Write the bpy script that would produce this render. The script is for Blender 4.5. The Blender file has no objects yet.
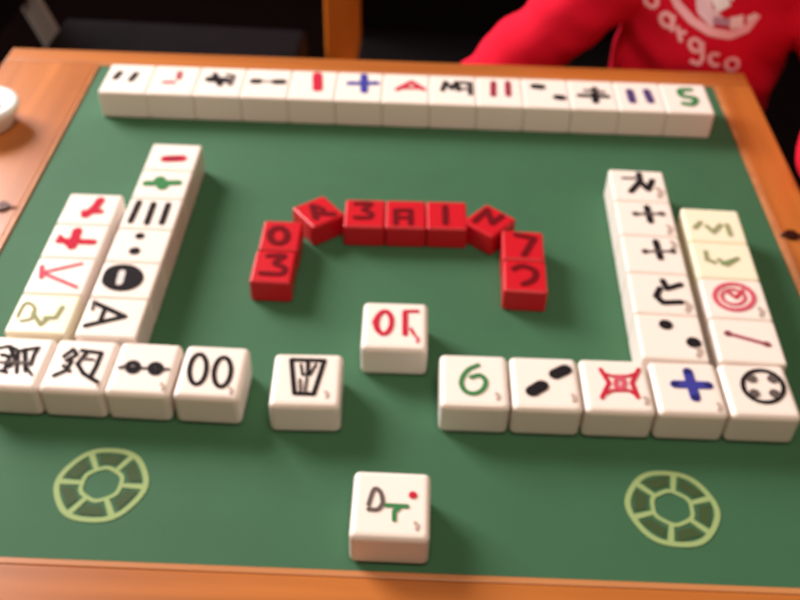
import bpy, bmesh, math, random
from mathutils import Vector, Matrix, noise
TILES = {
    'F0': (-0.0756, 4.7711, 0.0323, 0.9940, 1.2200, 0.6100),
    'F1': (0.9238, 4.8034, 0.0323, 0.9940, 1.2200, 0.6100),
    'F2': (1.9233, 4.8357, 0.0323, 0.9940, 1.2200, 0.6100),
    'F3': (2.9228, 4.8680, 0.0323, 0.9940, 1.2200, 0.6100),
    'F4': (3.9223, 4.9003, 0.0323, 0.9940, 1.2200, 0.6100),
    'F5': (4.9217, 4.9326, 0.0323, 0.9940, 1.2200, 0.6100),
    'F6': (5.9212, 4.9649, 0.0323, 0.9940, 1.2200, 0.6100),
    'F7': (6.9207, 4.9972, 0.0323, 0.9940, 1.2200, 0.6100),
    'F8': (7.9202, 5.0295, 0.0323, 0.9940, 1.2200, 0.6100),
    'F9': (8.9197, 5.0618, 0.0323, 0.9940, 1.2200, 0.6100),
    'F10': (9.9191, 5.0941, 0.0323, 0.9940, 1.2200, 0.6100),
    'F11': (10.9186, 5.1264, 0.0323, 0.9940, 1.2200, 0.6100),
    'F12': (11.9181, 5.1587, 0.0323, 0.9940, 1.2200, 0.6100),
    'S': (6.3627, -5.8441, 0.0271, 1.0400, 1.0800, 0.6100),
    'W': (4.9545, -3.7009, 0.0623, 1.0400, 1.0800, 0.6100),
    'C': (6.1823, -2.4249, 0.0414, 1.0400, 1.0800, 0.6100),
    'R0': (7.4406, -3.5131, 0.0368, 1.0250, 1.0800, 0.6100),
    'R1': (8.4999, -3.4741, 0.0368, 1.0250, 1.0800, 0.6100),
    'R2': (9.5591, -3.4350, 0.0368, 1.0250, 1.0800, 0.6100),
    'R3': (10.6184, -3.3960, 0.0368, 1.0250, 1.0800, 0.6100),
    'R4': (11.6777, -3.3570, 0.0368, 1.0250, 1.0800, 0.6100),
    'L0': (3.5293, -3.6614, 0.0150, 0.9750, 1.0800, 0.6100),
    'L1': (2.5038, -3.6818, 0.0150, 0.9500, 1.0800, 0.6100),
    'L2': (1.5368, -3.7012, 0.0150, 0.9500, 1.0800, 0.6100),
    'L3': (0.5668, -3.7206, 0.0150, 0.9500, 1.0800, 0.6100),
    'LI0': (1.6023, 1.8894, 0.0275, 0.9600, 0.8960, 0.6100),
    'LI1': (1.6273, 0.9817, 0.0275, 0.9600, 0.8960, 0.6100),
    'LI2': (1.6522, 0.0741, 0.0275, 0.9600, 0.8960, 0.6100),
    'LI3': (1.6772, -0.8336, 0.0275, 0.9600, 0.8960, 0.6100),
    'LI4': (1.7022, -1.7413, 0.0275, 0.9600, 0.8960, 0.6100),
    'LI5': (1.7271, -2.6489, 0.0275, 0.9600, 0.8960, 0.6100),
    'LO0': (0.5336, 0.1099, 0.0345, 0.9640, 0.9100, 0.6100),
    'LO1': (0.5654, -0.8116, 0.0345, 0.9640, 0.9100, 0.6100),
    'LO2': (0.5972, -1.7330, 0.0345, 0.9640, 0.9100, 0.6100),
    'LO3': (0.6290, -2.6545, 0.0345, 0.9640, 0.9100, 0.6100),
    'RI0': (10.5078, 1.7888, 0.0055, 1.0300, 1.0160, 0.6100),
    'RI1': (10.5135, 0.7609, 0.0055, 1.0300, 1.0160, 0.6100),
    'RI2': (10.5191, -0.2671, 0.0055, 1.0300, 1.0160, 0.6100),
    'RI3': (10.5248, -1.2951, 0.0055, 1.0300, 1.0160, 0.6100),
    'RI4': (10.5304, -2.3231, 0.0055, 1.0300, 1.0160, 0.6100),
    'RO0': (11.7156, 0.6646, 0.0012, 1.0300, 0.9800, 0.6100),
    'RO1': (11.7168, -0.3274, 0.0012, 1.0300, 0.9800, 0.6100),
    'RO2': (11.7180, -1.3194, 0.0012, 1.0300, 0.9800, 0.6100),
    'RO3': (11.7192, -2.3114, 0.0012, 1.0300, 0.9800, 0.6100),
    'A0': (4.0000, -0.1300, 0.0300, 0.7000, 0.8400, 0.4500),
    'A1': (4.0000, -0.9900, 0.0200, 0.7000, 0.8400, 0.4500),
    'A2': (4.5700, 0.6400, 0.7000, 0.7000, 0.7400, 0.4500),
    'A3': (5.4200, 0.6600, 0.0500, 0.7400, 0.8400, 0.4500),
    'A4': (6.1700, 0.7000, 0.0500, 0.7400, 0.8400, 0.4500),
    'A5': (6.9200, 0.7400, 0.0500, 0.7400, 0.8400, 0.4500),
    'A6': (7.7000, 0.6600, -0.6600, 0.7000, 0.7400, 0.4500),
    'A7': (8.2900, -0.0200, 0.0000, 0.7400, 0.8200, 0.4500),
    'A8': (8.3000, -0.8600, 0.0000, 0.7400, 0.8200, 0.4500),
}
GLYPHS = {
    'S': [
        ('p', (98, 86, 84), 0.061, [(-0.294, -0.037), (-0.285, 0.014), (-0.272, 0.088), (-0.255, 0.162), (-0.238, 0.211), (-0.217, 0.226), (-0.194, 0.22), (-0.171, 0.202), (-0.152, 0.177), (-0.137, 0.143), (-0.123, 0.098), (-0.115, 0.051), (-0.112, 0.01), (-0.118, -0.025), (-0.13, -0.057), (-0.147, -0.085), (-0.168, -0.104), (-0.196, -0.114), (-0.232, -0.115), (-0.266, -0.112), (-0.29, -0.111)]),
        ('p', (62, 125, 75), 0.065, [(-0.064, -0.036), (0.212, -0.04)]),
        ('p', (62, 125, 75), 0.065, [(0.121, -0.052), (0.047, -0.13), (0.052, -0.257)]),
        ('p', (192, 38, 62), 0.116, [(0.284, 0.144)]),
        ('i', (185, 165, 155), 0.053, [(0.326, -0.293), (0.36, -0.326), (0.345, -0.382)]),
    ],
    'W': [
        ('p', (34, 29, 32), 0.075, [(-0.251, 0.379), (0.24, 0.37), (0.123, -0.315), (-0.158, -0.306), (-0.259, 0.371)]),
        ('p', (34, 29, 32), 0.068, [(-0.008, 0.364), (0.01, 0.114)]),
        ('p', (34, 29, 32), 0.045, [(-0.107, 0.277), (-0.07, 0.071), (0.043, 0.073), (0.119, 0.283)]),
        ('p', (98, 86, 84), 0.052, [(-0.097, -0.032), (-0.076, -0.232)]),
        ('p', (98, 86, 84), 0.052, [(0.003, 0.011), (-0.008, -0.231)]),
        ('i', (185, 165, 155), 0.051, [(0.296, -0.268), (0.331, -0.306), (0.318, -0.367)]),
    ],
    'R0': [
        ('p', (62, 125, 75), 0.076, [(0.065, 0.298), (0.035, 0.281), (-0.009, 0.256), (-0.057, 0.224), (-0.096, 0.186), (-0.129, 0.136), (-0.159, 0.077), (-0.182, 0.016), (-0.195, -0.041), (-0.196, -0.094), (-0.187, -0.146), (-0.171, -0.193), (-0.151, -0.23), (-0.124, -0.258), (-0.089, -0.277), (-0.052, -0.288), (-0.016, -0.289), (0.021, -0.277), (0.059, -0.255), (0.095, -0.225), (0.123, -0.192), (0.144, -0.154), (0.158, -0.109), (0.167, -0.063), (0.167, -0.023), (0.157, 0.012), (0.139, 0.044), (0.115, 0.07), (0.088, 0.086), (0.056, 0.085), (0.017, 0.071), (-0.019, 0.054), (-0.044, 0.043)]),
        ('i', (185, 165, 155), 0.055, [(0.319, -0.273), (0.352, -0.313), (0.331, -0.379)]),
    ],
    'R1': [
        ('p', (34, 29, 32), 0.208, [(0.166, 0.167), (0.319, 0.268)]),
        ('p', (34, 29, 32), 0.213, [(-0.207, -0.197), (-0.061, -0.08)]),
        ('i', (185, 165, 155), 0.06, [(0.378, -0.248), (0.412, -0.291), (0.385, -0.363)]),
    ],
    'R2': [
        ('p', (192, 38, 62), 0.072, [(-0.201, 0.296), (-0.108, 0.025), (-0.253, -0.277)]),
        ('p', (192, 38, 62), 0.073, [(0.378, 0.324), (0.234, 0.042), (0.275, -0.243)]),
        ('p', (192, 38, 62), 0.054, [(-0.175, 0.218), (-0.039, 0.165), (0.198, 0.177), (0.329, 0.242)]),
        ('p', (192, 38, 62), 0.053, [(-0.209, -0.209), (-0.079, -0.127), (0.169, -0.115), (0.242, -0.188)]),
        ('p', (205, 85, 105), 0.08, [(0.119, 0.027), (0.11, -0.01), (0.097, -0.042), (0.079, -0.069), (0.059, -0.086), (0.038, -0.093), (0.019, -0.088), (0.004, -0.072), (-0.007, -0.047), (-0.011, -0.015), (-0.009, 0.02), (-0.001, 0.057), (0.012, 0.09), (0.03, 0.117), (0.051, 0.134), (0.071, 0.141), (0.09, 0.136), (0.106, 0.12), (0.117, 0.095), (0.121, 0.063), (0.119, 0.027)]),
        ('i', (185, 165, 155), 0.062, [(0.379, -0.245), (0.411, -0.29), (0.379, -0.363)]),
    ],
    'R3': [
        ('p', (62, 62, 150), 0.153, [(0.057, 0.316), (0.068, -0.213)]),
        ('p', (62, 62, 150), 0.151, [(-0.182, 0.046), (0.31, 0.045)]),
        ('p', (40, 38, 95), 0.115, [(0.057, 0.316)]),
        ('p', (40, 38, 95), 0.113, [(-0.182, 0.046)]),
        ('p', (40, 38, 95), 0.113, [(0.31, 0.045)]),
        ('p', (40, 38, 95), 0.111, [(0.068, -0.213)]),
        ('i', (185, 165, 155), 0.06, [(0.378, -0.321), (0.406, -0.364), (0.372, -0.435)]),
    ],
    'R4': [
        ('p', (34, 29, 32), 0.07, [(0.343, -0.049), (0.284, -0.137), (0.206, -0.205), (0.115, -0.247), (0.02, -0.259), (-0.069, -0.24), (-0.145, -0.191), (-0.2, -0.117), (-0.229, -0.025), (-0.228, 0.076), (-0.198, 0.178), (-0.14, 0.269), (-0.061, 0.34), (0.032, 0.385), (0.13, 0.397), (0.222, 0.377), (0.299, 0.325), (0.354, 0.248), (0.38, 0.154), (0.376, 0.051), (0.343, -0.049)]),
        ('p', (98, 86, 84), 0.171, [(-0.06, 0.216)]),
        ('p', (98, 86, 84), 0.171, [(0.257, 0.221)]),
        ('p', (98, 86, 84), 0.159, [(-0.088, -0.08)]),
        ('p', (98, 86, 84), 0.169, [(0.209, -0.076)]),
    ],
    'C': [
        ('p', (192, 38, 62), 0.086, [(-0.055, 0.018), (-0.064, -0.061), (-0.083, -0.131), (-0.111, -0.185), (-0.145, -0.218), (-0.182, -0.227), (-0.217, -0.211), (-0.249, -0.172), (-0.273, -0.112), (-0.288, -0.039), (-0.292, 0.042), (-0.284, 0.122), (-0.265, 0.194), (-0.236, 0.25), (-0.202, 0.285), (-0.164, 0.294), (-0.128, 0.277), (-0.096, 0.236), (-0.071, 0.175), (-0.057, 0.1), (-0.055, 0.018)]),
        ('p', (192, 38, 62), 0.073, [(-0.285, 0.192), (-0.331, 0.034), (-0.285, -0.135)]),
        ('p', (192, 38, 62), 0.093, [(0.152, 0.29), (0.161, -0.209)]),
        ('p', (192, 38, 62), 0.067, [(0.151, 0.31), (0.352, 0.319)]),
        ('p', (192, 38, 62), 0.052, [(0.251, -0.092), (0.305, -0.221)]),
        ('i', (205, 85, 105), 0.052, [(0.336, -0.272), (0.37, -0.312), (0.354, -0.378)]),
    ],
    'L0': [
        ('p', (34, 29, 32), 0.074, [(-0.086, -0.009), (-0.084, -0.103), (-0.094, -0.186), (-0.116, -0.249), (-0.148, -0.287), (-0.185, -0.297), (-0.226, -0.277), (-0.265, -0.23), (-0.3, -0.159), (-0.327, -0.071), (-0.343, 0.025), (-0.347, 0.12), (-0.337, 0.206), (-0.315, 0.272), (-0.283, 0.312), (-0.245, 0.323), (-0.203, 0.302), (-0.162, 0.251), (-0.127, 0.178), (-0.101, 0.088), (-0.086, -0.009)]),
        ('p', (34, 29, 32), 0.074, [(0.286, -0.041), (0.286, -0.132), (0.274, -0.212), (0.25, -0.273), (0.218, -0.31), (0.181, -0.319), (0.141, -0.3), (0.102, -0.254), (0.069, -0.185), (0.044, -0.1), (0.03, -0.007), (0.029, 0.086), (0.04, 0.168), (0.063, 0.233), (0.096, 0.272), (0.135, 0.281), (0.176, 0.261), (0.215, 0.212), (0.249, 0.14), (0.273, 0.053), (0.286, -0.041)]),
        ('i', (185, 165, 155), 0.051, [(0.322, -0.333), (0.362, -0.369), (0.356, -0.431)]),
    ],
    'L1': [
        ('p', (34, 29, 32), 0.044, [(-0.376, -0.029), (0.382, -0.017)]),
        ('p', (34, 29, 32), 0.096, [(-0.085, -0.005), (-0.081, -0.033), (-0.086, -0.058), (-0.098, -0.079), (-0.116, -0.093), (-0.139, -0.099), (-0.163, -0.097), (-0.188, -0.086), (-0.21, -0.067), (-0.227, -0.043), (-0.238, -0.015), (-0.242, 0.013), (-0.238, 0.039), (-0.226, 0.06), (-0.207, 0.074), (-0.185, 0.08), (-0.16, 0.078), (-0.135, 0.066), (-0.113, 0.047), (-0.095, 0.023), (-0.085, -0.005)]),
        ('p', (34, 29, 32), 0.096, [(0.258, -0.014), (0.26, -0.042), (0.255, -0.067), (0.243, -0.088), (0.225, -0.102), (0.202, -0.108), (0.177, -0.106), (0.153, -0.095), (0.131, -0.076), (0.114, -0.052), (0.104, -0.024), (0.101, 0.004), (0.106, 0.029), (0.118, 0.051), (0.136, 0.065), (0.159, 0.071), (0.184, 0.068), (0.209, 0.057), (0.231, 0.038), (0.247, 0.014), (0.258, -0.014)]),
        ('p', (98, 86, 84), 0.067, [(-0.321, -0.034), (-0.248, 0.034)]),
        ('p', (98, 86, 84), 0.067, [(0.31, -0.031), (0.231, 0.047)]),
        ('i', (185, 165, 155), 0.051, [(0.338, -0.315), (0.379, -0.351), (0.377, -0.413)]),
    ],
    'L2': [
        ('p', (34, 29, 32), 0.068, [(-0.279, 0.144), (-0.187, 0.3), (-0.098, 0.192), (-0.215, 0.06)]),
        ('p', (34, 29, 32), 0.068, [(-0.136, 0.048), (-0.164, -0.145), (-0.304, -0.257)]),
        ('p', (34, 29, 32), 0.055, [(-0.233, -0.046), (-0.098, -0.157)]),
        ('p', (34, 29, 32), 0.069, [(-0.054, 0.284), (0.261, 0.253), (0.26, -0.011), (0.234, -0.27)]),
        ('p', (34, 29, 32), 0.069, [(0.036, 0.237), (-0.034, 0.003), (0.11, -0.184), (0.367, -0.345)]),
        ('p', (98, 86, 84), 0.05, [(0.022, 0.112), (0.176, 0.105)]),
        ('i', (185, 165, 155), 0.043, [(0.347, -0.331), (0.382, -0.362), (0.383, -0.413)]),
    ],
    'L3': [
        ('p', (34, 29, 32), 0.063, [(-0.325, 0.254), (-0.203, 0.306), (-0.064, 0.237)]),
        ('p', (34, 29, 32), 0.068, [(-0.25, 0.117), (-0.114, 0.091), (-0.097, -0.169)]),
        ('p', (34, 29, 32), 0.069, [(-0.182, 0.283), (-0.004, 0.029), (-0.042, -0.113)]),
        ('p', (34, 29, 32), 0.062, [(-0.027, 0.204), (0.097, -0.224)]),
        ('p', (34, 29, 32), 0.075, [(0.061, 0.246), (0.219, -0.181)]),
        ('p', (34, 29, 32), 0.062, [(0.017, 0.225), (0.252, 0.303), (0.233, 0.151), (0.253, -0.058)]),
        ('p', (98, 86, 84), 0.055, [(-0.219, -0.039), (0.229, -0.025)]),
        ('p', (34, 29, 32), 0.055, [(-0.159, -0.208), (-0.049, -0.234)]),
        ('p', (34, 29, 32), 0.049, [(0.173, -0.081), (0.333, -0.258)]),
    ],
    'LI0': [
        ('p', (192, 38, 62), 0.206, [(-0.124, -0.083), (0.173, -0.045)]),
        ('p', (130, 30, 50), 0.103, [(-0.077, -0.079), (0.11, -0.049)]),
    ],
    'LI1': [
        ('p', (62, 125, 75), 0.161, [(-0.302, -0.001), (0.27, 0.059)]),
        ('p', (62, 125, 75), 0.216, [(-0.083, 0.132), (0.01, -0.076)]),
    ],
    'LI2': [
        ('p', (34, 29, 32), 0.112, [(-0.3, 0.322), (-0.318, -0.257)]),
        ('p', (34, 29, 32), 0.112, [(-0.029, 0.284), (-0.024, -0.286)]),
        ('p', (34, 29, 32), 0.112, [(0.237, 0.286), (0.238, -0.269)]),
    ],
    'LI3': [
        ('p', (34, 29, 32), 0.17, [(-0.054, 0.251)]),
        ('p', (34, 29, 32), 0.194, [(-0.048, -0.162)]),
    ],
    'LI4': [
        ('p', (34, 29, 32), 0.213, [(0.163, 0.06), (0.168, -0.011), (0.149, -0.077), (0.107, -0.13), (0.047, -0.166), (-0.025, -0.182), (-0.103, -0.175), (-0.178, -0.148), (-0.245, -0.101), (-0.296, -0.04), (-0.303, 0.03), (-0.303, 0.101), (-0.303, 0.168), (-0.274, 0.223), (-0.214, 0.26), (-0.14, 0.272), (-0.061, 0.27), (0.016, 0.241), (0.083, 0.193), (0.134, 0.131), (0.163, 0.06)]),
        ('p', (34, 29, 32), 0.298, [(-0.261, 0.034), (0.098, 0.056)]),
        ('q', (225, 215, 212), 0.111, [(-0.112, 0.165), (-0.091, -0.097)]),
    ],
    'LI5': [
        ('p', (34, 29, 32), 0.091, [(-0.364, 0.315), (0.192, 0.024)]),
        ('p', (34, 29, 32), 0.09, [(0.192, 0.024), (-0.365, -0.217)]),
        ('p', (34, 29, 32), 0.074, [(-0.164, 0.183), (-0.167, -0.117)]),
        ('p', (98, 86, 84), 0.058, [(-0.381, 0.349), (-0.358, 0.162)]),
    ],
    'LO0': [
        ('p', (192, 38, 62), 0.162, [(0.11, 0.266), (0.076, 0.045), (-0.037, -0.194)]),
        ('p', (192, 38, 62), 0.119, [(-0.087, -0.108), (0.199, -0.074)]),
    ],
    'LO1': [
        ('p', (192, 38, 62), 0.14, [(-0.285, -0.016), (0.297, -0.024)]),
        ('p', (192, 38, 62), 0.168, [(-0.055, 0.275), (-0.027, -0.158)]),
        ('p', (192, 38, 62), 0.09, [(-0.306, 0.091), (-0.119, -0.105)]),
    ],
    'LO2': [
        ('p', (205, 85, 105), 0.068, [(0.261, 0.315), (-0.323, 0.05), (0.341, -0.276)]),
        ('p', (205, 85, 105), 0.087, [(-0.368, 0.202), (-0.298, -0.064)]),
    ],
    'LO3': [
        ('p', (150, 152, 112), 0.058, [(-0.383, -0.091), (-0.383, -0.028), (-0.383, 0.066), (-0.376, 0.157), (-0.355, 0.214), (-0.318, 0.225), (-0.269, 0.208), (-0.221, 0.173), (-0.185, 0.131), (-0.163, 0.074), (-0.149, 0.0), (-0.144, -0.072), (-0.152, -0.126), (-0.179, -0.157), (-0.223, -0.174), (-0.267, -0.182), (-0.297, -0.189)]),
        ('p', (150, 152, 112), 0.076, [(-0.165, -0.009), (0.029, -0.254), (0.104, -0.113)]),
        ('p', (150, 152, 112), 0.076, [(0.053, -0.102), (0.217, -0.093), (0.254, 0.154)]),
    ],
    'RI0': [
        ('p', (34, 29, 32), 0.121, [(0.046, 0.378), (0.04, 0.132), (-0.174, -0.213)]),
        ('p', (34, 29, 32), 0.12, [(0.04, 0.132), (0.157, -0.13), (0.273, 0.18)]),
        ('p', (98, 86, 84), 0.064, [(-0.281, 0.213), (0.005, 0.228)]),
        ('i', (185, 165, 155), 0.103, [(0.338, -0.081), (0.39, -0.174), (0.335, -0.331)]),
    ],
    'RI1': [
        ('p', (34, 29, 32), 0.124, [(0.059, 0.337), (0.072, -0.091)]),
        ('p', (98, 86, 84), 0.138, [(-0.172, 0.113)]),
        ('p', (98, 86, 84), 0.138, [(0.307, 0.155)]),
        ('p', (98, 86, 84), 0.061, [(-0.172, 0.113), (0.307, 0.155)]),
        ('i', (185, 165, 155), 0.083, [(0.363, -0.203), (0.404, -0.275), (0.359, -0.397)]),
    ],
    'RI2': [
        ('p', (34, 29, 32), 0.118, [(0.082, 0.358), (0.102, -0.102)]),
        ('p', (34, 29, 32), 0.124, [(-0.14, 0.06)]),
        ('p', (34, 29, 32), 0.124, [(0.34, 0.101)]),
        ('p', (98, 86, 84), 0.051, [(-0.14, 0.06), (0.34, 0.101)]),
        ('i', (185, 165, 155), 0.081, [(0.364, 0.368), (0.405, 0.299), (0.359, 0.182)]),
    ],
    'RI3': [
        ('p', (34, 29, 32), 0.11, [(0.051, 0.323), (0.099, 0.123), (0.339, 0.245)]),
        ('p', (34, 29, 32), 0.109, [(-0.025, 0.113), (-0.111, -0.079), (-0.018, -0.234), (0.28, -0.195)]),
        ('i', (185, 165, 155), 0.091, [(0.354, -0.201), (0.4, -0.273), (0.35, -0.393)]),
    ],
    'RI4': [
        ('p', (34, 29, 32), 0.225, [(-0.052, 0.267)]),
        ('p', (34, 29, 32), 0.237, [(0.327, -0.111)]),
        ('i', (185, 165, 155), 0.086, [(0.359, -0.222), (0.402, -0.286), (0.355, -0.395)]),
    ],
    'RO0': [
        ('p', (150, 152, 112), 0.091, [(-0.359, -0.109), (-0.236, 0.06)]),
        ('p', (150, 152, 112), 0.091, [(-0.135, -0.049), (-0.046, -0.212), (0.113, 0.013)]),
        ('p', (150, 152, 112), 0.091, [(0.234, 0.024), (0.241, -0.263)]),
    ],
    'RO1': [
        ('p', (150, 152, 112), 0.082, [(-0.285, 0.207), (-0.299, -0.013), (-0.174, -0.074)]),
        ('p', (150, 152, 112), 0.081, [(-0.091, 0.005), (0.02, -0.128), (0.24, 0.071)]),
        ('p', (120, 140, 95), 0.081, [(-0.042, -0.098), (0.187, 0.03)]),
    ],
    'RO2': [
        ('p', (205, 85, 105), 0.083, [(0.297, -0.01), (0.252, -0.106), (0.182, -0.188), (0.093, -0.248), (-0.005, -0.28), (-0.104, -0.282), (-0.194, -0.252), (-0.267, -0.195), (-0.316, -0.115), (-0.335, -0.02), (-0.323, 0.082), (-0.28, 0.18), (-0.21, 0.265), (-0.12, 0.328), (-0.019, 0.362), (0.083, 0.363), (0.175, 0.332), (0.248, 0.272), (0.295, 0.189), (0.312, 0.092), (0.297, -0.01)]),
        ('p', (205, 85, 105), 0.061, [(0.159, 0.008), (0.132, -0.049), (0.091, -0.097), (0.039, -0.132), (-0.02, -0.151), (-0.079, -0.152), (-0.133, -0.134), (-0.177, -0.1), (-0.206, -0.053), (-0.217, 0.003), (-0.21, 0.062), (-0.184, 0.119), (-0.143, 0.168), (-0.09, 0.204), (-0.031, 0.224), (0.029, 0.224), (0.084, 0.206), (0.128, 0.172), (0.156, 0.124), (0.167, 0.067), (0.159, 0.008)]),
        ('p', (192, 38, 62), 0.067, [(-0.073, 0.13), (0.015, 0.019), (0.163, 0.218)]),
        ('i', (185, 165, 155), 0.077, [(0.344, -0.22), (0.38, -0.279), (0.334, -0.382)]),
    ],
    'RO3': [
        ('p', (165, 80, 95), 0.069, [(-0.311, 0.145), (0.321, -0.072)]),
        ('p', (130, 60, 75), 0.128, [(-0.28, 0.135)]),
        ('p', (130, 60, 75), 0.116, [(0.283, -0.057)]),
    ],
    'F0': [
        ('p', (34, 29, 32), 0.135, [(-0.225, 0.232), (-0.274, -0.014)]),
        ('p', (34, 29, 32), 0.135, [(0.127, 0.211), (0.077, -0.073)]),
    ],
    'F1': [
        ('p', (170, 90, 100), 0.136, [(0.057, 0.324), (0.08, 0.083)]),
        ('p', (205, 85, 105), 0.107, [(0.014, -0.103), (-0.192, -0.118)]),
    ],
    'F2': [
        ('p', (34, 29, 32), 0.225, [(-0.244, 0.079), (0.111, 0.061)]),
        ('p', (34, 29, 32), 0.136, [(-0.175, 0.302), (0.01, -0.14)]),
        ('p', (98, 86, 84), 0.106, [(0.098, 0.3), (0.242, 0.255), (0.222, -0.125)]),
    ],
    'F3': [
        ('p', (34, 29, 32), 0.198, [(-0.289, 0.06), (-0.199, 0.067)]),
        ('p', (34, 29, 32), 0.045, [(-0.289, 0.06), (0.26, 0.073)]),
        ('p', (34, 29, 32), 0.198, [(0.177, 0.067), (0.318, 0.077)]),
    ],
    'F4': [
        ('p', (192, 38, 62), 0.22, [(0.044, 0.43), (0.106, -0.162)]),
    ],
    'F5': [
        ('p', (62, 62, 150), 0.145, [(-0.233, 0.116), (0.354, 0.163)]),
        ('p', (62, 62, 150), 0.165, [(0.062, 0.458), (0.103, -0.193)]),
    ],
    'F6': [
        ('p', (192, 38, 62), 0.126, [(-0.19, -0.067), (0.105, 0.263), (0.364, -0.025)]),
        ('p', (192, 38, 62), 0.09, [(-0.05, -0.006), (0.272, 0.017)]),
    ],
    'F7': [
        ('p', (34, 29, 32), 0.108, [(-0.225, -0.037), (-0.16, 0.315), (-0.018, 0.041), (0.082, 0.332), (0.123, -0.013)]),
        ('p', (34, 29, 32), 0.11, [(0.192, 0.314), (0.372, 0.305), (0.372, -0.158)]),
        ('p', (98, 86, 84), 0.091, [(0.188, 0.056), (0.369, 0.043)]),
    ],
    'F8': [
        ('p', (150, 45, 65), 0.134, [(-0.121, 0.371), (-0.142, -0.164)]),
        ('p', (150, 45, 65), 0.134, [(0.193, 0.393), (0.179, -0.141)]),
    ],
    'F9': [
        ('p', (34, 29, 32), 0.21, [(-0.225, 0.272), (-0.091, 0.255)]),
        ('p', (34, 29, 32), 0.207, [(0.231, -0.159), (0.324, -0.177)]),
    ],
    'F10': [
        ('p', (34, 29, 32), 0.132, [(-0.291, -0.047), (0.309, -0.058)]),
        ('p', (34, 29, 32), 0.153, [(0.065, 0.256), (0.028, -0.285)]),
        ('p', (98, 86, 84), 0.095, [(-0.153, 0.174), (0.245, 0.122)]),
    ],
    'F11': [
        ('p', (80, 60, 110), 0.172, [(-0.184, 0.216), (-0.18, -0.217)]),
        ('p', (80, 60, 110), 0.172, [(0.184, 0.241), (0.209, -0.19)]),
    ],
    'F12': [
        ('p', (62, 125, 75), 0.144, [(0.151, 0.363), (0.105, 0.36), (0.038, 0.357), (-0.028, 0.346), (-0.073, 0.32), (-0.093, 0.271), (-0.098, 0.204), (-0.088, 0.136), (-0.063, 0.082), (-0.009, 0.054), (0.07, 0.04), (0.145, 0.025), (0.188, -0.005), (0.189, -0.063), (0.164, -0.139), (0.125, -0.211), (0.086, -0.258), (0.042, -0.27), (-0.011, -0.261), (-0.06, -0.243), (-0.095, -0.232)]),
    ],
    'A0': [
        ('p', (105, 8, 18), 0.124, [(0.113, -0.014), (0.114, -0.083), (0.1, -0.146), (0.072, -0.196), (0.034, -0.23), (-0.012, -0.243), (-0.06, -0.236), (-0.106, -0.207), (-0.146, -0.161), (-0.176, -0.101), (-0.193, -0.033), (-0.194, 0.036), (-0.181, 0.1), (-0.154, 0.152), (-0.115, 0.187), (-0.069, 0.201), (-0.02, 0.193), (0.027, 0.163), (0.068, 0.115), (0.097, 0.054), (0.113, -0.014)]),
    ],
    'A1': [
        ('p', (105, 8, 18), 0.103, [(-0.124, 0.264), (-0.064, 0.273), (0.025, 0.287), (0.109, 0.295), (0.155, 0.284), (0.142, 0.247), (0.091, 0.19), (0.037, 0.13), (0.015, 0.081), (0.043, 0.047), (0.1, 0.021), (0.16, -0.004), (0.198, -0.034), (0.212, -0.075), (0.214, -0.122), (0.2, -0.165), (0.164, -0.196), (0.091, -0.209), (-0.012, -0.21), (-0.114, -0.206), (-0.184, -0.204)]),
    ],
    'A2': [
        ('p', (105, 8, 18), 0.129, [(-0.008, 0.186), (-0.155, -0.153)]),
        ('p', (105, 8, 18), 0.118, [(-0.093, -0.021), (0.173, -0.241)]),
        ('p', (105, 8, 18), 0.09, [(0.047, 0.124), (0.094, -0.022)]),
    ],
    'A3': [
        ('p', (105, 8, 18), 0.1, [(-0.175, 0.268), (-0.117, 0.275), (-0.033, 0.286), (0.048, 0.291), (0.094, 0.28), (0.085, 0.245), (0.041, 0.194), (-0.006, 0.139), (-0.027, 0.094), (-0.005, 0.064), (0.04, 0.041), (0.087, 0.019), (0.116, -0.006), (0.125, -0.04), (0.123, -0.078), (0.109, -0.113), (0.082, -0.139), (0.029, -0.15), (-0.044, -0.152), (-0.117, -0.15), (-0.166, -0.149)]),
    ],
    'A4': [
        ('p', (105, 8, 18), 0.106, [(-0.179, -0.297), (-0.187, 0.097), (0.087, 0.109), (0.089, -0.297)]),
        ('p', (105, 8, 18), 0.087, [(-0.183, -0.122), (0.088, -0.111)]),
    ],
    'A5': [
        ('p', (105, 8, 18), 0.118, [(-0.028, 0.239), (-0.031, -0.251)]),
    ],
    'A6': [
        ('p', (105, 8, 18), 0.119, [(-0.171, -0.216), (-0.22, 0.21), (0.1, -0.051), (0.097, 0.24)]),
    ],
    'A7': [
        ('p', (105, 8, 18), 0.117, [(-0.118, 0.281), (0.2, 0.202), (0.008, -0.274)]),
    ],
    'A8': [
        ('p', (105, 8, 18), 0.112, [(-0.189, 0.165), (-0.163, 0.186), (-0.127, 0.217), (-0.083, 0.245), (-0.038, 0.255), (0.016, 0.243), (0.078, 0.218), (0.134, 0.182), (0.17, 0.14), (0.182, 0.088), (0.176, 0.025), (0.159, -0.038), (0.135, -0.091), (0.098, -0.134), (0.049, -0.17), (0.0, -0.199), (-0.034, -0.219)]),
    ],
}
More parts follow.
